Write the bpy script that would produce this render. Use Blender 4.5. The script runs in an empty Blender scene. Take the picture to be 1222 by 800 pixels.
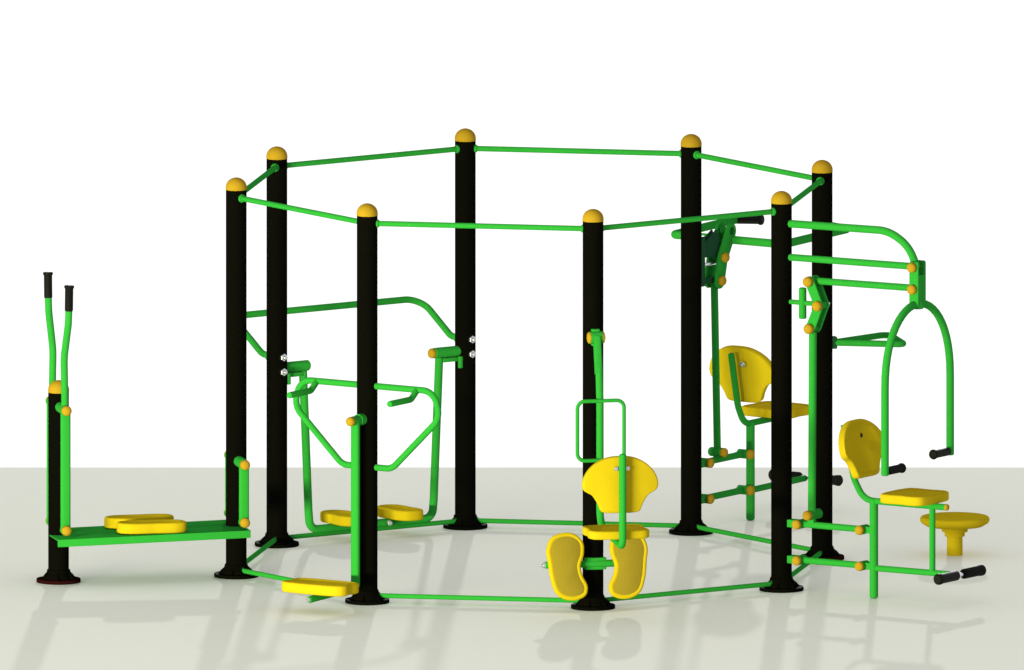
import bpy, math, random
from mathutils import Vector, Matrix
random.seed(4)

# ------------------------------------------------------------------ scale
# plan lengths below are written in units of 1/178 m, heights in 1/176.3 m
K, KZ = 1 / 178.0, 1 / 176.3
RING = 357.8                       # radius of the octagon of posts
ELEV = 0.1375                      # sine of the camera's downward tilt

scene = bpy.context.scene
col = scene.collection


# ------------------------------------------------------------------ materials
def material(name, rgb, rough, spec, vary=0.06, bump=0.0, bump_scale=300.0, metal=0.0, coat=0.0):
    m = bpy.data.materials.new(name)
    m.use_nodes = True
    nt = m.node_tree
    b = nt.nodes["Principled BSDF"]
    tc = nt.nodes.new("ShaderNodeTexCoord")
    nz = nt.nodes.new("ShaderNodeTexNoise")
    nz.inputs["Scale"].default_value = 7.0
    nz.inputs["Detail"].default_value = 5.0
    nt.links.new(tc.outputs["Object"], nz.inputs["Vector"])
    mx = nt.nodes.new("ShaderNodeMix")
    mx.data_type = 'RGBA'
    mx.inputs["A"].default_value = [c * (1 - vary) for c in rgb] + [1]
    mx.inputs["B"].default_value = [min(1, c * (1 + vary)) for c in rgb] + [1]
    nt.links.new(nz.outputs["Fac"], mx.inputs["Factor"])
    nt.links.new(mx.outputs["Result"], b.inputs["Base Color"])
    mr = nt.nodes.new("ShaderNodeMapRange")
    mr.inputs["To Min"].default_value = max(0.02, rough - 0.06)
    mr.inputs["To Max"].default_value = min(1, rough + 0.06)
    nt.links.new(nz.outputs["Fac"], mr.inputs["Value"])
    nt.links.new(mr.outputs["Result"], b.inputs["Roughness"])
    b.inputs["Specular IOR Level"].default_value = spec
    b.inputs["Metallic"].default_value = metal
    b.inputs["Coat Weight"].default_value = coat
    b.inputs["Coat Roughness"].default_value = 0.2
    if bump:
        n2 = nt.nodes.new("ShaderNodeTexNoise")
        n2.inputs["Scale"].default_value = bump_scale
        n2.inputs["Detail"].default_value = 2.0
        nt.links.new(tc.outputs["Object"], n2.inputs["Vector"])
        bp = nt.nodes.new("ShaderNodeBump")
        bp.inputs["Strength"].default_value = bump
        bp.inputs["Distance"].default_value = 0.002
        nt.links.new(n2.outputs["Fac"], bp.inputs["Height"])
        nt.links.new(bp.outputs["Normal"], b.inputs["Normal"])
    return m


M = {
    'black': material("black_powder_coat", (0.0021, 0.0020, 0.0015), 0.7, 0.002, 0.1),
    'flange_red': material("dark_red_primer", (0.014, 0.0025, 0.003), 0.7, 0.0, 0.25, 0.15, 300),
    'green': material("green_powder_coat", (0.019, 0.225, 0.028), 0.42, 0.0, 0.05),
    'dark_green': material("dark_green_paint", (0.010, 0.055, 0.022), 0.5, 0.02, 0.1, 0.06, 500),
    'yellow': material("yellow_moulded_plastic", (0.41, 0.295, 0.007), 0.55, 0.0, 0.05, 0.06, 120),
    'cap': material("yellow_cap_plastic", (0.30, 0.178, 0.012), 0.4, 0.0, 0.05),
    'rubber': material("black_rubber_grip", (0.004, 0.004, 0.004), 0.6, 0.06, 0.1, 0.2, 400),
    'chrome': material("bright_zinc_steel", (0.70, 0.70, 0.76), 0.22, 0.5, 0.05, 0, 1, 1.0),
    'floor': material("pale_floor_paint", (0.835, 0.845, 0.75), 0.7, 0.0, 0.012, 0.02, 60),
}


def tread_material():
    """ochre foot tread with rows of small raised studs"""
    m = material("ochre_tread", (0.215, 0.155, 0.016), 0.7, 0.0, 0.08)
    nt = m.node_tree
    b = nt.nodes["Principled BSDF"]
    tc = nt.nodes.new("ShaderNodeTexCoord")
    vo = nt.nodes.new("ShaderNodeTexVoronoi")
    vo.inputs["Scale"].default_value = 75.0
    vo.inputs["Randomness"].default_value = 0.25
    nt.links.new(tc.outputs["Object"], vo.inputs["Vector"])
    bp = nt.nodes.new("ShaderNodeBump")
    bp.inputs["Strength"].default_value = 0.4
    bp.inputs["Distance"].default_value = 0.004
    bp.invert = True
    nt.links.new(vo.outputs["Distance"], bp.inputs["Height"])
    nt.links.new(bp.outputs["Normal"], b.inputs["Normal"])
    return m


M['tread'] = tread_material()


# ------------------------------------------------------------------ mesh helpers (local metres)
def V(d, t, z):
    return Vector((d * K, t * K, z * KZ))


def fillet(pts, rad, n=8):
    """round the corners of a polyline; rad: one radius or one per inner corner"""
    out = [pts[0]]
    for i in range(1, len(pts) - 1):
        r = rad[i - 1] if isinstance(rad, (list, tuple)) else rad
        p, a, c = pts[i], pts[i - 1], pts[i + 1]
        u, w = (a - p), (c - p)
        lu, lw = u.length, w.length
        u.normalize(); w.normalize()
        ang = u.angle(w)
        if r <= 0 or ang > math.pi - 0.02:
            out.append(p); continue
        h = min(r / math.tan(ang / 2), lu * 0.48, lw * 0.48)
        r = h * math.tan(ang / 2)
        cen = p + (u + w).normalized() * (r / math.sin(ang / 2))
        s, e = (p + u * h) - cen, (p + w * h) - cen
        tot = s.angle(e)
        ax = s.cross(e).normalized()
        for k in range(n + 1):
            out.append(cen + Matrix.Rotation(tot * k / n, 3, ax) @ s)
    out.append(pts[-1])
    return out


class MB:
    def __init__(self):
        self.v, self.f = [], []

    def rings(self, rings, cap0=True, cap1=True):
        n = len(rings[0]); base = len(self.v)
        for r in rings:
            self.v += r
        for i in range(len(rings) - 1):
            for j in range(n):
                a = base + i * n + j; b = base + i * n + (j + 1) % n
                self.f.append((a, b, b + n, a + n))
        if cap0:
            self.f.append(tuple(base + j for j in reversed(range(n))))
        if cap1:
            o = base + (len(rings) - 1) * n
            self.f.append(tuple(o + j for j in range(n)))
        return self

    def sweep(self, pts, radii, n=18):
        ts = []
        for i in range(len(pts)):
            a = pts[max(0, i - 1)]; b = pts[min(len(pts) - 1, i + 1)]
            ts.append((b - a).normalized())
        t0 = ts[0]
        ref = Vector((0, 0, 1)) if abs(t0.z) < 0.9 else Vector((1, 0, 0))
        x = (ref - t0 * ref.dot(t0)).normalized()
        rs = []
        for i, p in enumerate(pts):
            if i:
                q = ts[i - 1].rotation_difference(ts[i])
                x = q @ x
                x = (x - ts[i] * x.dot(ts[i])).normalized()
            y = ts[i].cross(x)
            r = radii[i]
            rs.append([p + (x * math.cos(2 * math.pi * k / n) + y * math.sin(2 * math.pi * k / n)) * r for k in range(n)])
        return self.rings(rs)

    def tube(self, pts, r, rad=0.0, n=18, round_ends=True):
        """bent round tube, ends slightly rounded"""
        p = fillet(pts, rad) if len(pts) > 2 else list(pts)
        rr = [r] * len(p)
        if round_ends:
            e = min(r * 0.35, (p[1] - p[0]).length * 0.3, (p[-1] - p[-2]).length * 0.3)
            d0 = (p[1] - p[0]).normalized(); d1 = (p[-1] - p[-2]).normalized()
            p = [p[0], p[0] + d0 * e * 0.35, p[0] + d0 * e] + p[1:-1] + [p[-1] - d1 * e, p[-1] - d1 * e * 0.35, p[-1]]
            rr = [r * 0.72, r * 0.92, r] + rr[1:-1] + [r, r * 0.92, r * 0.72]
        return self.sweep(p, rr, n)

    def turned(self, origin, axis, prof, n=28):
        """turned shape: prof = [(radius, distance along axis)]"""
        axis = axis.normalized()
        return self.sweep_fixed([origin + axis * h for _, h in prof], [max(r, 1e-5) for r, _ in prof], axis, n)

    def sweep_fixed(self, pts, radii, t, n):
        ref = Vector((0, 0, 1)) if abs(t.z) < 0.9 else Vector((1, 0, 0))
        x = (ref - t * ref.dot(t)).normalized(); y = t.cross(x)
        return self.rings([[p + (x * math.cos(2 * math.pi * k / n) + y * math.sin(2 * math.pi * k / n)) * r for k in range(n)]
                           for p, r in zip(pts, radii)])

    def box(self, c, ex, ey, ez, sx, sy, sz, bev=0.003):
        out = rounded_rect(sx, sy, min(bev * 2, sx * .4, sy * .4), 3)
        return self.plate(out, c - ez * sz / 2, ex, ey, ez, sz, bev)

    def plate(self, outline, o, ex, ey, ez, h, bev=0.003, prof=None, bow=0.0):
        """extruded outline with rounded edges; prof = [(inset, height)]; bow curves it about ey"""
        if prof is None:
            b = min(bev, h * .4)
            prof = [(b, 0), (b * .3, b * .3), (0, b), (0, h - b), (b * .3, h - b * .3), (b, h)]
        n = len(outline)
        nrm = []
        area = sum(outline[i][0] * outline[(i + 1) % n][1] - outline[(i + 1) % n][0] * outline[i][1] for i in range(n))
        sgn = 1 if area > 0 else -1
        if sgn < 0:
            outline = outline[::-1]
        for i in range(n):
            a, b = outline[i - 1], outline[(i + 1) % n]
            dx, dy = b[0] - a[0], b[1] - a[1]
            l = math.hypot(dx, dy) or 1
            nrm.append((dy / l, -dx / l))
        rs = []
        for ins, z in prof:
            ring = []
            for (x, y), (nx, ny) in zip(outline, nrm):
                px, py = x - nx * ins, y - ny * ins
                ring.append(o + ex * px + ey * py + ez * (z + bow * px * px))
            rs.append(ring)
        flip = ex.cross(ey).dot(ez) < 0
        if flip:
            rs = [r[::-1] for r in rs]
        return self.rings(rs)

    def build(self, name, mat, parent=None, sharp=38):
        me = bpy.data.meshes.new(name)
        me.from_pydata([tuple(p) for p in self.v], [], self.f)
        me.validate()
        me.materials.append(M[mat])
        for p in me.polygons:
            p.use_smooth = True
        me.set_sharp_from_angle(angle=math.radians(sharp))
        me.update()
        o = bpy.data.objects.new(name, me)
        col.objects.link(o)
        if parent:
            o.parent = parent
        return o


def rounded_rect(w, h, r, n=5):
    pts = []
    for cx, cy, a0 in ((w / 2 - r, h / 2 - r, 0), (-w / 2 + r, h / 2 - r, 90), (-w / 2 + r, -h / 2 + r, 180), (w / 2 - r, -h / 2 + r, 270)):
        for k in range(n + 1):
            a = math.radians(a0 + 90 * k / n)
            pts.append((cx + r * math.cos(a), cy + r * math.sin(a)))
    return pts


def spline(ctrl, sx, sy, per=6):
    """closed Catmull-Rom through control points"""
    n = len(ctrl); out = []
    for i in range(n):
        p0, p1, p2, p3 = ctrl[i - 1], ctrl[i], ctrl[(i + 1) % n], ctrl[(i + 2) % n]
        for k in range(per):
            t = k / per
            out.append(tuple(0.5 * (2 * b + (c - a) * t + (2 * a - 5 * b + 4 * c - d) * t * t + (3 * b - a - 3 * c + d) * t ** 3) * s
                             for a, b, c, d, s in zip(p0, p1, p2, p3, (sx, sy))))
    return out


FOOT = [(-.15, 1.0), (.42, .95), (.82, .70), (.84, .34), (.66, .02), (.74, -.28), (.97, -.58), (.88, -.86), (.40, -1.0),
        (-.15, -.97), (-.60, -.78), (-.84, -.36), (-.93, .10), (-1.0, .50), (-.74, .86)]
OVAL = [(-.1, 1.0), (.45, .95), (.84, .68), (.93, .3), (.90, 0), (.94, -.32), (.92, -.66), (.62, -.93), (.05, -1.0), (-.55, -.9), (-.88, -.55), (-.96, 0), (-.96, .48), (-.62, .88)]
_half = [(.36, .95), (.68, .74), (.90, .42), (1.0, .06), (.95, -.20), (.74, -.38), (.60, -.66), (.50, -.94), (.30, -1.0)]
BACKREST = [(0, 1.0)] + _half + [(0, -1.0)] + [(-x, y) for x, y in reversed(_half)]
_hs = [(.45, .98), (.84, .86), (.98, .5), (.93, 0), (.97, -.5), (.86, -.86), (.45, -.98)]
SEAT = [(0, 1.0)] + _hs + [(0, -1.0)] + [(-x, y) for x, y in reversed(_hs)]
X, Y, Z = Vector((1, 0, 0)), Vector((0, 1, 0)), Vector((0, 0, 1))


def thing(name, label, cat, loc, rz=0.0, group=None):
    o = bpy.data.objects.new(name, None)
    o.empty_display_size = 0.2
    col.objects.link(o)
    o.location = loc
    o.rotation_euler = (0, 0, rz)
    o['label'] = label
    o['category'] = cat
    if group:
        o['group'] = group
    return o


def bolt_cap(parent, p, axis, r=6.0, length=9.0):
    """domed yellow plastic cap over a pivot bolt, its base at p"""
    r *= K; h = length * K
    prof = [(r * .93, 0), (r, h * .08), (r, h * .45)] + [(r * math.cos(a), h * (.45 + .55 * math.sin(a))) for a in (.3, .6, .9, 1.2, 1.45)]
    return MB().turned(p, axis, prof, 24).build('bolt_cap', 'cap', parent, 50)


def nut(parent, p, axis, r=4.0, length=6.0):
    r *= K; h = length * K
    b = MB().turned(p, axis, [(r, 0), (r, h * .45), (r * .9, h * .5)], 6)
    b.turned(p, axis, [(r * .55, h * .3), (r * .55, h * .9), (r * .4, h)], 16)
    return b.build('nut', 'chrome', parent, 30)


def soft_pad(outline, o, ex, ey, ez, h, parent, name='foot_pad', mat='yellow', tread=False, dish=0.004, bow=0.0):
    b = min(.012, h * .3)
    prof = [(b, 0), (b * .3, b * .3), (0, b), (0, h - b), (b * .3, h - b * .3), (b, h), (b + .010, h), (b + .014, h - dish)]
    pad = MB().plate(outline, o, ex, ey, ez, h, prof=prof, bow=bow).build(name, mat, parent, 50)
    if tread:
        t = MB().plate(outline, o, ex, ey, ez, h,
                       prof=[(b + .015, h - dish - .002), (b + .015, h - dish + .001), (b + .017, h - dish + .002)], bow=bow)
        t.build('tread', 'tread', pad)
    return pad


def grip(parent, a, b, r=5.5, collar=True):
    """rubber grip sleeve from a to b with a bead at the free end b"""
    ax = b - a; L = ax.length; r *= K
    prof = [(r * .92, 0), (r, L * .04), (r, L * .86), (r * 1.18, L * .90), (r * 1.22, L * .95), (r * 1.1, L * .985), (r * .8, L)]
    if not collar:
        prof = [(r * .8, 0), (r, L * .06), (r, L * .94), (r * .8, L)]
    return MB().turned(a, ax, prof, 24).build('grip', 'rubber', parent, 50)


# ------------------------------------------------------------------ setting
gx, gy0, gy1 = 26.0, -32.0, 871 * K
g = MB()
g.v = [Vector((-gx, gy0, 0)), Vector((gx, gy0, 0)), Vector((gx, gy1, 0)), Vector((-gx, gy1, 0)),
       Vector((-gx, gy0, -.06)), Vector((gx, gy0, -.06)), Vector((gx, gy1, -.06)), Vector((-gx, gy1, -.06))]
g.f = [(0, 1, 2, 3), (7, 6, 5, 4), (4, 5, 1, 0), (5, 6, 2, 1), (6, 7, 3, 2), (7, 4, 0, 3)]
ground = g.build('ground', 'floor')
ground['kind'] = 'structure'

# ------------------------------------------------------------------ the octagonal frame
ANG = [math.radians(12.3 + 45 * k) for k in range(8)]
POST = [Vector((RING * math.cos(a) * K, RING * math.sin(a) * K, 0)) for a in ANG]
# index: 0 right-back, 1 back-right, 2 back-left, 3 left-back, 4 left-front, 5 front-left, 6 front-right, 7 right-front
PR = 12.4 * K


def post(parent, p, height, flange='black'):
    """one post: shaft, domed cap, round base flange with gussets"""
    b = MB().turned(p, Z, [(PR, .012), (PR, height)], 40)
    o = b.build('post', 'black', parent, 40)
    r = PR * 1.02
    prof = [(r * .96, height - .012), (r, height - .008), (r, height + .006)]
    prof += [(r * math.cos(a), height + .006 + r * .93 * math.sin(a)) for a in [k * .157 for k in range(1, 10)]] + [(r * .03, height + .006 + r * .932)]
    MB().turned(p, Z, prof, 40).build('cap', 'cap', o, 45)
    fr = 26.5 * K
    MB().turned(p, Z, [(fr * .985, 0), (fr, .004), (fr, .020), (fr * .985, .024), (PR * 1.0, .024)], 48).build('base_flange', flange, o, 35)
    MB().turned(p, Z, [(PR * 1.45, .0235), (PR * 1.42, .045), (PR * 1.16, .065), (PR * 1.1, .085), (PR * 1.01, .088)], 40).build('collar', 'black', o, 35)
    for k in range(6):
        a = math.radians(60 * k + 15)
        ex = Vector((math.cos(a), math.sin(a), 0)); ey = Vector((-ex.y, ex.x, 0))
        gs = MB().plate([(PR * .9, .023), (fr * .86, .023), (fr * .80, .032), (fr * .70, .050), (PR * 1.12, .072), (PR * 1.0, .100), (PR * .9, .100)], p - ey * .005, ex, Z, ey, .010, .001)
        gs.build('gusset', 'black', o)
    return o


frame = thing('exercise_frame', 'octagon of eight tall black posts with yellow domed caps joined by thin green rails', 'exercise frame', (0, 0, 0))
for i, p in enumerate(POST):
    po = post(frame, p, 463.5 * KZ, 'flange_red' if i == 0 else 'black')
    if i == 0:
        for ch in po.children:
            if ch.name.startswith('base_flange'):
                ch['label'] = 'dark red base flange'
for i in range(8):
    a, b = POST[i], POST[(i + 1) % 8]
    dr = (b - a).normalized()
    for nm, h, r in (('top_rail', 452.5 * KZ, 3.3 * K), ('ground_rail', 8.5 * KZ, 2.9 * K)):
        s, e = a + dr * PR * .92 + Z * h, b - dr * PR * .92 + Z * h
        t = MB().tube([s, e], r, round_ends=False)
        for q, ax in ((s, dr), (e, -dr)):
            t.turned(q, ax, [(r * 1.5, 0), (r * 1.55, .006), (r * 1.25, .016)], 20)
        t.build(nm, 'green', frame)


def outward(i):
    return ANG[i]


# ------------------------------------------------------------------ elliptical walker (left, own short post)
W = thing('elliptical_walker', 'elliptical walker with two tall black-gripped levers on its own short black post',
          'exercise machine', POST[4], outward(4))
post(W, V(217, 0, 0), 228 * KZ, 'flange_red')['label'] = 'short black post with dark red base flange'
for s in (-1, 1):                                  # here local +t is towards the front
    # long channel-section foot board
    zb0, zb1 = 53.0, 59.0                          # heights of the lip top at the two ends
    a, b = V(229 if s > 0 else 214, s * 25.5, 57.0), V(-7, s * 25.5, 61.5)
    ex = (b - a).normalized(); ey = Y; ez = ex.cross(ey).normalized()
    if ez.z < 0:
        ez = -ez
    L = (b - a).length
    w = 49 * K
    bd = MB().box((a + b) / 2 - ez * .004, ex, ey, ez, L, w, .008, .002)
    for e in (-1, 1):
        bd.box((a + b) / 2 - ez * .027 + ey * e * (w / 2 - .004), ex, ey, ez, L - .002, .008, .046, .003)
    board = bd.build('foot_board', 'green', W)
    # foot pad on the board
    c = (109 if s > 0 else 113)
    z = 57.0 + (61.5 - 57.0) * (231 - c) / 238
    soft_pad([(y, x) for x, y in spline(OVAL, 19 * K, 42 * K)] if s > 0 else [(y, -x) for x, y in spline(OVAL, 19 * K, 42 * K)],
             V(c, s * 25, z + .4), X, Y, Z, 12.5 * KZ, W, 'foot_pad')
    # swing links carrying the board at both ends
    t = s * 39
    for nm, d, z0, z1 in (('swing_link', -1, 70, 139), ('lever_link', 217, 67, 210)):
        lk = MB()
        lk.box(V(d, t, (z0 + z1) / 2), X, Y, Z, 12 * K, 7 * K, (z1 - z0) * KZ, .010)
        lk.turned(V(d, t - s * 3.5, z0), Y * s, [(6.2 * K, 0), (6.2 * K, 7.2 * K)], 24)
        lk.turned(V(d, t - s * 3.5, z1), Y * s, [(6.2 * K, 0), (6.2 * K, 7.2 * K)], 24)
        lk.turned(V(d, s * 11, z1), Y * s, [(6.5 * K, 0), (6.5 * K, 23 * K)], 24)
        lo = lk.build(nm, 'green', W)
        for z in (z0, z1):
            bolt_cap(lo, V(d, t + s * 3.6, z), Y * s, 6.0, 8)
    # bent hand lever above the pivot
    pts = [V(217, s * 36, 205), V(217, s * 33, 250), V(217, s * 31, 272), V(217, s * 55, 315), V(217, s * 58, 335)]
    lv = MB().tube(pts, 4.3 * K, [.2, .16, .16]).build('hand_lever', 'green', W)
    grip(lv, V(217, s * 57.8, 331), V(217, s * 59.5, 362), 5.0)

# ------------------------------------------------------------------ swing board and grab rail between the two back-left posts
mid = (POST[2] + POST[3]) / 2
az = math.atan2(mid.y, mid.x)
R = thing('grab_rail', 'long bent green grab rail bolted across the outside of two back posts', 'grab rail', mid, az)
rb = MB().tube([V(8, 137, 225), V(30, 137, 225), V(94, 137, 263), V(94, -137, 263), V(30, -137, 225), V(8, -137, 225)], 4.0 * K, [.14, .08, .13, .12])
for s in (-1, 1):
    rb.turned(V(11, s * 137, 225), X, [(7 * K, 0), (7 * K, 4 * K)], 20)
rb.build('rail_tube', 'green', R)
for s in (-1, 1):
    for z in (226, 208.5):
        nut(R, V(-12, s * 137, z), -X, 4.6, 8)

S = thing('swing_board', 'green swing cradle holding two yellow foot pads, hung between two back posts', 'swing board', mid, az)
sb = MB().tube([V(0, 99, 206), V(0, 91, 38), V(0, 89, 15), V(0, -89, 15), V(0, -91, 38), V(0, -99, 206)], 4.9 * K, [.05, .14, .14, .05])
sb.build('cradle_tube', 'green', S)
for s in (-1, 1):
    h = MB().turned(V(0, s * 91, 211.5), Y * s, [(5.4 * K, 0), (6.4 * K, 1.2 * K), (6.4 * K, 36 * K)], 28)
    h.box(V(-2, s * 114, 202.5), X, Y, Z, 6 * K, 24 * K, 5 * KZ, .003)
    h.box(V(-7, s * 125, 199), X, Y, Z, 5 * K, 5 * K, 14 * KZ, .004)
    ho = h.build('pivot_hub', 'green', S)
    if s < 0:
        bolt_cap(ho, V(0, s * 91, 211.5), -Y * s, 6.0, 7)
    soft_pad([(y, x * s) for x, y in spline(OVAL, 19.5 * K, 34 * K)], V(0, s * 41, 19.2), X, Y, Z, 12 * KZ, S)
nut(S, V(-8, -20, 15.5), -X, 3.2, 6)

# ------------------------------------------------------------------ pendulum stepper on the front-left post
P = thing('hip_swing', 'green pendulum stepper with one low yellow board on a front black post',
          'exercise machine', POST[5], outward(5))
b = MB().turned(V(11, 0, 220), X, [(7 * K, 0), (7 * K, 9 * K), (5.6 * K, 9.5 * K), (5.6 * K, 24 * K)], 28)
hub = b.build('pivot_hub', 'green', P)
bolt_cap(hub, V(34, 0, 220), X, 5.6, 8)
a = MB().box(V(26, 0, 120), X, Y, Z, 7 * K, 11 * K, 198 * KZ, .012)
a.turned(V(22.4, 0, 219), X, [(6.0 * K, 0), (6.0 * K, 7.4 * K)], 24)
a.tube([V(26, 0, 21), V(130, 0, 18)], 4.2 * K)
a.build('swing_arm', 'green', P)
nut(P, V(129, 0, 18), X, 3.4, 7)
soft_pad([(y, x) for x, y in spline(SEAT, 46 * K, 25 * K)], V(104, 0, 24), X, Y, Z, 12.5 * KZ, P, 'standing_board')
for s in (-1, 1):
    t = MB().tube([V(0, s * 11.5, 259), V(0, s * 95, 259), V(0, s * 103, 227), V(0, s * 35, 162), V(0, s * 11.5, 162)], 3.9 * K, [.12, .12, .11])
    lo = t.build('handle_loop', 'green', P)
    MB().tube([V(0, s * 71, 259), V(14, s * 71, 249), V(62, s * 71, 249)], 3.8 * K, .05).build('hand_grip', 'green', lo)

# ------------------------------------------------------------------ seated leg press on the front-right post
D = thing('leg_press', 'green leg press with hanging yellow seat and two upright kidney foot pads on front-right post', 'exercise machine', POST[6], outward(6))
b = MB().turned(V(17, -7, 325), Y, [(7.5 * K, 0), (7.5 * K, 14 * K)], 28)
b.box(V(12, 0, 325), X, Y, Z, 12 * K, 10 * K, 20 * KZ, .005)
hub = b.build('pivot_hub', 'green', D)
bolt_cap(hub, V(17, -7, 325), -Y, 7.0, 4)
bolt_cap(hub, V(17, 7, 325), Y, 7.0, 4)
arm = MB().tube([V(19, 1.5, 322), V(30, 1, 285), V(39, 0, 250), V(39, 0, 104), V(166, 0, 95), V(166, 0, 206)], 4.4 * K, [.25, .25, .12, .06])
arm.plate([(0, 0), (12 * K, 0), (20 * K, -44 * KZ), (11 * K, -46 * KZ)], V(14, -3.5, 328), X, Z, Y, 7 * K, .002)
arm.build('seat_arm', 'green', D)
lp = fillet([V(43, 0, 182), V(43, 28.5, 182), V(43, 28.5, 253), V(43, -28.5, 253), V(43, -28.5, 182), V(43, 0, 182)], 9 * K)
MB().sweep(lp, [2.3 * K] * len(lp), 14).build('handle_loop', 'green', D)
soft_pad([(y, x) for x, y in spline(SEAT, 38 * K, 32 * K)], V(128, 0, 103), X, Y, Z, 10 * KZ, D, 'seat', dish=.006)
br = soft_pad(spline(BACKREST, 46 * K, 34 * K), V(157.5, 0, 168), Y, Z, -X, 11 * K, D, 'backrest', dish=.004, bow=.10)
bk = MB().box(V(160, 0, 188), X, Y, Z, 4 * K, 18 * K, 5 * KZ, .004)
bk.build('mounting_plate', 'chrome', br)
for s in (-1, 1):
    nut(br, V(161, s * 7, 188), X, 2.6, 5)
ax = MB().tube([V(15, -62, 55), V(15, 44, 55)], 4.4 * K)
ax.box(V(13, 0, 55), X, Y, Z, 8 * K, 26 * K, 14 * KZ, .004)
ax.build('axle', 'green', D)
nut(D, V(15, -61, 55), -Y, 3.6, 7)
tilt = math.radians(80)
for s in (-1, 1):
    ey = (Z * math.sin(tilt) - X * math.cos(tilt)).normalized()      # foot length, leaning back at the top
    ez = (X * math.sin(tilt) + Z * math.cos(tilt)).normalized()      # sole faces outward
    out = spline(FOOT, 24.5 * K, 40.5 * K)
    ex = Y if s < 0 else -Y
    o = V(20, s * 36.5 + (-.6 if s < 0 else .6), 53)
    soft_pad(out, o, ex, ey, ez, 9 * K, D, 'foot_pad', tread=True, dish=.003)


# ------------------------------------------------------------------ the two lifting chairs
def chair_parts(m):
    """seat, backrest, links, foot rollers: the same on both machines"""
    b = MB().tube([V(131, 0, .6), V(131, 0, 119)], 5.2 * K)
    for z in (81, 38):
        b.box(V(123, 0, z), X, Y, Z, 14 * K, 9 * K, 8 * KZ, .003)
    b.build('seat_post', 'green', m)
    fr = MB().tube([V(88, 0, 204), V(103, 0, 140), V(117, 0, 116), V(234, 0, 116)], 3.9 * K, [.2, .14])
    fr.build('seat_frame', 'green', m)
    bolt_cap(m, V(233, 0, 116), X, 4.0, 4)
    MB().tube([V(214, 0, 36), V(214, 0, 116)], 3.7 * K).build('front_strut', 'green', m)
    MB().tube([V(133, 0, 36), V(252, 0, 36.5)], 3.8 * K).build('foot_bar', 'green', m)
    for z in (81, 38):
        lb = MB().tube([V(21, 0, z), V(122, 0, z)], 4.0 * K)
        lb.box(V(19, 0, z), X, Y, Z, 16 * K, 12 * K, 9 * KZ, .004)
        for d in (27.5, 116.5):
            lb.turned(V(d, -7, z), Y, [(5.6 * K, 0), (5.6 * K, 14 * K)], 22)
        lo = lb.build('link_bar', 'green', m)
        for d in (27.5, 116.5):
            bolt_cap(lo, V(d, -7, z), -Y, 5.8, 7)
            nut(lo, V(d, 7, z), Y, 3.8, 5)
    # seat
    soft_pad([(y, x) for x, y in spline(SEAT, 37 * K, 33 * K)], V(189, 0, 119.5), X, Y, Z, 11 * KZ, m, 'seat', dish=.006)
    # backrest, leaning back towards the post
    ey = (Z * 67 * KZ - X * 17 * K).normalized()
    ez = Vector((ey.z, 0, -ey.x))
    br = soft_pad(spline(BACKREST, 46 * K, 35 * K), V(106, 0, 176), Y, ey, ez, 10 * K, m, 'backrest', dish=.004, bow=.42)
    MB().turned(V(106, 0, 176) + ey * .085 + ez * .050, ez, [(.019, 0), (.019, .012), (.013, .016)], 18).build('bolt_head', 'rubber', br)
    nut(br, V(106, 0, 176) + ey * .085 - Y * .045 + ez * .004, -ez, 4.0, 6)
    # foot rollers on a bright axle
    MB().tube([V(253, -44, 37), V(253, 44, 37)], 2.6 * K).build('axle', 'chrome', m)
    for s in (-1, 1):
        r = 6.0 * K
        pr = [(r * .7, 0), (r, 2.5 * K), (r, 36 * K), (r * 1.12, 38 * K), (r * 1.12, 42 * K), (r * .8, 44 * K)]
        MB().turned(V(253, s * 6, 37), Y * s, pr, 24).build('foot_roller', 'rubber', m)


# chest press on the front post at the right
F = thing('chest_press', 'chest press with yellow seat and arched green fork ending in two black grips', 'exercise machine', POST[7], outward(7))
chair_parts(F)
MB().tube([V(11, 0, 438), V(152, 0, 440), V(180, 0, 424), V(193, 0, 398)], 4.7 * K, [.3, .25]).build('support_beam', 'green', F)
MB().tube([V(11, 0, 398), V(189, 0, 400)], 4.2 * K).build('support_beam', 'green', F)
MB().tube([V(46, 4, 372), V(189, 2, 374)], 4.2 * K).build('push_rod', 'green', F)
c = MB()
for s in (-1, 1):
    c.box(V(193, s * 7.5, 380), X, Y, Z, 13 * K, 3 * K, 54 * KZ, .012)
c.box(V(198, 0, 372), X, Y, Z, 3 * K, 14 * K, 38 * KZ, .003)
c.turned(V(193, 0, 350), Z, [(6.5 * K, 0), (7.5 * K, .01), (7.5 * K, .05), (5 * K, .06)], 24)
car = c.build('carriage', 'green', F)
for z in (400, 374):
    bolt_cap(car, V(192, -9, z), -Y, 6.0, 7)
    nut(car, V(192, 9, z), Y, 4.2, 6)
pts = []
N = 26
pts.append(V(193, -72, 159))
for k in range(N + 1):
    th = -math.pi / 2 + math.pi * k / N
    pts.append(V(193, 72 * math.sin(th), 262 + 94 * math.cos(th) ** 0.9 if math.cos(th) > 1e-6 else 262))
pts.append(V(193, 72, 167))
fork = MB().tube(pts, 4.7 * K).build('press_fork', 'green', F)
for s in (-1, 1):
    grip(fork, V(193, s * 67, 168 + 4 * s), V(193, s * 33, 168 + 4 * s), 5.0)


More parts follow.
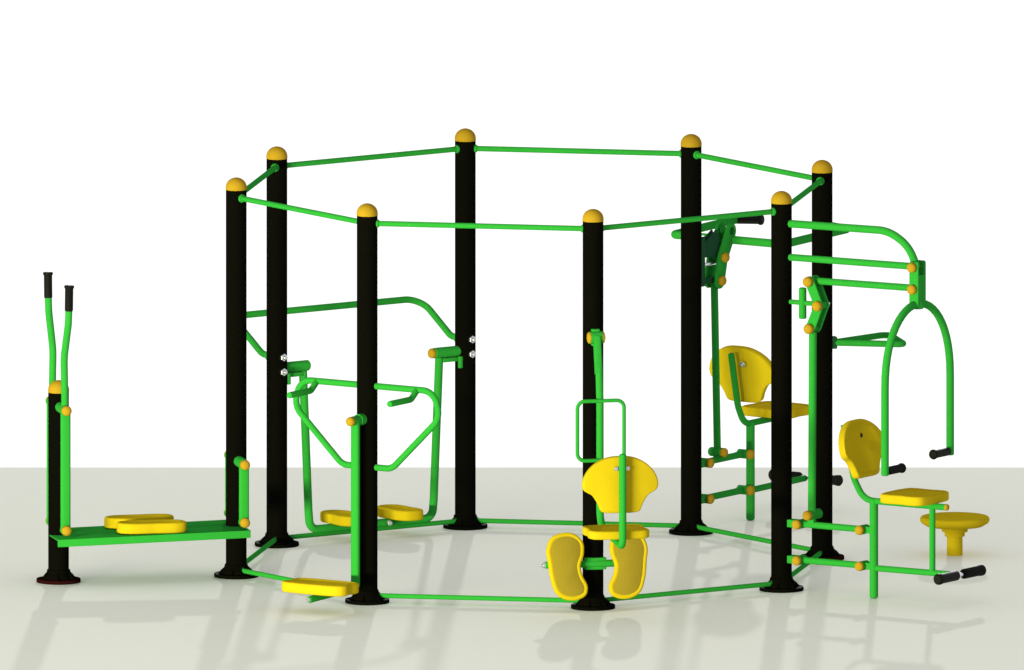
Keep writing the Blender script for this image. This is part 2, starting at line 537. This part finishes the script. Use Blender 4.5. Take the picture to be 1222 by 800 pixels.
def crank_plate(b, pts, half, t0, t1):
    """rounded bar plate through pts (d, z), extruded from t0 to t1"""
    P2 = [Vector((d * K, z * KZ)) for d, z in pts]
    left, right = [], []
    n = len(P2); h = half * K
    for i, p in enumerate(P2):
        a = P2[max(0, i - 1)]; c_ = P2[min(n - 1, i + 1)]
        tg = (c_ - a).normalized(); nm = Vector((-tg.y, tg.x))
        if i == 0:
            for k in range(7):
                an = math.pi / 2 + math.pi * k / 6
                left.append(p + tg * h * math.cos(an) + nm * h * math.sin(an))
            left = left[::-1]
            right.append(left.pop(0)) if False else None
        elif i == n - 1:
            end = []
            for k in range(7):
                an = math.pi / 2 - math.pi * k / 6
                end.append(p + tg * h * math.cos(an) + nm * h * math.sin(an))
            left += end
        else:
            left.append(p + nm * h)
            right.append(p - nm * h)
    out = [(q.x, q.y) for q in left + right[::-1]]
    return b.plate(out, Vector((0, t0 * K, 0)), X, Z, Y, (t1 - t0) * K, .003)


cr = [(43.6, 372), (56.6, 344), (44.7, 316)]
b = MB()
crank_plate(b, cr, 6.4, -7, -4)
crank_plate(b, cr, 6.4, 6, 9)
for d, z in cr:
    b.turned(V(d, -7, z), Y, [(4.5 * K, 0), (4.5 * K, 15 * K)], 20)
crank = b.build('crank', 'green', F)
for d, z in cr:
    bolt_cap(crank, V(d, -7, z), -Y, 6.2, 8)
nut(crank, V(56.6, 9, 344), Y, 4.4, 7)
b = MB().tube([V(10, 0, 345), V(55, 0, 345)], 2.9 * K)
b.tube([V(30, 0, 326), V(30, 0, 363)], 4.6 * K)
b.build('crank_bracket', 'green', F)
MB().tube([V(44.5, 0, 312), V(43, 0, 91)], 4.7 * K).build('lift_rod', 'green', F)
b = MB().turned(V(43, -7, 93), Y, [(6 * K, 0), (6 * K, 22 * K), (4.5 * K, 24 * K)], 24)
b.box(V(43, 0, 86), X, Y, Z, 9 * K, 7 * K, 12 * KZ, .003)
rj = b.build('rod_joint', 'green', F)
bolt_cap(rj, V(43, -7, 93), -Y, 5.8, 8)

# pull-down machine on the back post at the right
E = thing('pull_down_machine', 'pull-down machine with yellow seat behind the frame and overhead green handle with black grip', 'exercise machine', POST[1], outward(1))
chair_parts(E)
h = MB().tube([V(222, 77.5, 343), V(81, 77.5, 341), V(81, -79, 341), V(222, -79, 343)], 5.0 * K, [.035, .035])
hb = h.build('handle_bar', 'green', E)
grip(hb, V(221, 78, 343), V(223, 42, 345), 5.4)
grip(hb, V(221, -79, 343), V(223, -44, 345), 5.4)
cr = [(76, 352), (58, 323), (51, 296)]
b = MB()
crank_plate(b, cr, 10, -9, -5.5)
crank_plate(b, cr, 10, 5.5, 9)
for d, z in cr:
    b.turned(V(d, -9, z), Y, [(5 * K, 0), (5 * K, 18 * K)], 20)
crank = b.build('crank', 'green', E)
bolt_cap(crank, V(58, -9, 323), -Y, 6.0, 7)
bolt_cap(crank, V(51, -9, 296), -Y, 6.0, 7)
b = MB()
for s in (-1, 1):
    b.plate([(18 * K, 327 * KZ), (62 * K, 322 * KZ), (64 * K, 334 * KZ), (50 * K, 356 * KZ), (42 * K, 352 * KZ), (18 * K, 340 * KZ)],
            V(0, s * 3 - 1.2, 0), X, Z, Y, 2.4 * K, .002)
b.box(V(18, 0, 322), X, Y, Z, 14 * K, 8.6 * K, 60 * KZ, .003)
b.tube([V(22, 0, 297), V(52, 0, 297)], 3.6 * K)
brk = b.build('crank_bracket', 'dark_green', E)
MB().tube([V(22, 0, 317), V(60, 0, 317)], 2.6 * K).build('pin', 'chrome', brk)
MB().tube([V(51, 0, 296), V(58, 0, 88)], 4.4 * K).build('lift_rod', 'green', E)
b = MB().turned(V(58, -7, 90), Y, [(5.6 * K, 0), (5.6 * K, 16 * K), (4.2 * K, 18 * K)], 24)
b.box(V(58, 0, 84), X, Y, Z, 9 * K, 7 * K, 10 * KZ, .003)
rj = b.build('rod_joint', 'green', E)
bolt_cap(rj, V(58, -7, 90), -Y, 5.6, 7)

# ------------------------------------------------------------------ waist twister and its hand ring
G = thing('hand_ring', 'flat triangular green hand ring jutting level from the back-right black post', 'hand rail', POST[0], outward(0))
ring = fillet([V(12, 1.2, 258), V(18, 3, 258), V(91, 45, 259.5), V(91, -45, 259.5), V(18, -3, 258), V(12, -1.2, 258)], [0, .05, .03, 0])
b = MB().sweep(ring, [3.9 * K] * len(ring), 16)
b.build('ring_tube', 'green', G)
MB().box(V(14, 0, 258), X, Y, Z, 7 * K, 12 * K, 14 * KZ, .004).build('bracket', 'dark_green', G)

TW = thing('waist_twister', 'round yellow standing disc on a stepped yellow pedestal beside the chest press', 'waist twister',
           POST[0] + Vector((math.cos(ANG[0]), math.sin(ANG[0]), 0)) * 162 * K, outward(0))
o0 = Vector((0, 0, 0))
MB().turned(o0, Z, [(9.2 * K, 0), (9.4 * K, .006), (9.2 * K, 24 * KZ)], 36).build('pedestal', 'yellow', TW)
MB().turned(o0, Z, [(11.5 * K, 22.5 * KZ), (12 * K, 23 * KZ), (12 * K, 27.5 * KZ), (15.2 * K, 28 * KZ), (15.6 * K, 29 * KZ), (15.6 * K, 33 * KZ), (20 * K, 35 * KZ)], 40).build('swivel_hub', 'yellow', TW)
R0 = 41.5 * K
MB().turned(o0, Z, [(17 * K, 33.5 * KZ), (34 * K, 35 * KZ), (R0 * .96, 38.5 * KZ), (R0, 41 * KZ), (R0, 43.5 * KZ), (R0 * .985, 45 * KZ), (R0 * .95, 46 * KZ), (R0 * .90, 45.6 * KZ)], 64).build('disc', 'yellow', TW)

# ------------------------------------------------------------------ light
w = bpy.data.worlds.new("World")
scene.world = w
w.use_nodes = True
bg = w.node_tree.nodes["Background"]
bg.inputs["Strength"].default_value = 1.12
# a white studio: bright all round at eye level, dimmer towards the ceiling
wt = w.node_tree
tc = wt.nodes.new("ShaderNodeTexCoord")
sx = wt.nodes.new("ShaderNodeSeparateXYZ")
wt.links.new(tc.outputs["Generated"], sx.inputs[0])
cr_ = wt.nodes.new("ShaderNodeValToRGB")
cr_.color_ramp.elements[0].position = 0.12
cr_.color_ramp.elements[0].color = (1, 1, 1, 1)
cr_.color_ramp.elements[1].position = 0.75
cr_.color_ramp.elements[1].color = (0.50, 0.50, 0.52, 1)
wt.links.new(sx.outputs["Z"], cr_.inputs["Fac"])
wt.links.new(cr_.outputs["Color"], bg.inputs["Color"])


def area(name, loc, target, sx, sy, power, color):
    l = bpy.data.lights.new(name, 'AREA')
    l.shape = 'RECTANGLE'
    l.size, l.size_y = sx, sy
    l.energy = power
    l.color = color
    o = bpy.data.objects.new(name, l)
    col.objects.link(o)
    o.location = loc
    o.rotation_euler = (Vector(target) - Vector(loc)).to_track_quat('-Z', 'Y').to_euler()
    return o


area('front_softbox', (-13, -20, 0.5), (0, 0, 0.7), 9.0, 1.0, 11800, (0.98, 1.0, 0.55))
area('rear_lamp', (4.6, 150.0, 33.0), (0, 0, 0.3), 2.0, 2.0, 140000, (1.0, 1.0, 1.0))

# ------------------------------------------------------------------ camera (parallel projection, as in the photograph)
cam = bpy.data.cameras.new("camera")
co = bpy.data.objects.new("camera", cam)
col.objects.link(co)
scene.camera = co
cam.type = 'ORTHO'
cam.ortho_scale = 1222 * K
cam.clip_start, cam.clip_end = 0.1, 200
e = math.asin(ELEV)
up = Vector((0, math.sin(e), math.cos(e)))
fwd = Vector((0, math.cos(e), -math.sin(e)))
center = Vector(((611 - 631.5) * K, 0, 0)) + up * ((677.75 - 400) * K)
co.location = center - fwd * 12.0
co.rotation_euler = (math.pi / 2 - e, 0, 0)

scene.view_settings.view_transform = 'Standard'
scene.view_settings.look = 'None'
scene.view_settings.exposure = 0
scene.view_settings.gamma = 1
scene.render.engine = 'CYCLES'
scene.cycles.max_bounces = 6
scene.cycles.use_light_tree = False
scene.cycles.sample_clamp_indirect = 3.0
scene.cycles.sample_clamp_direct = 6.0
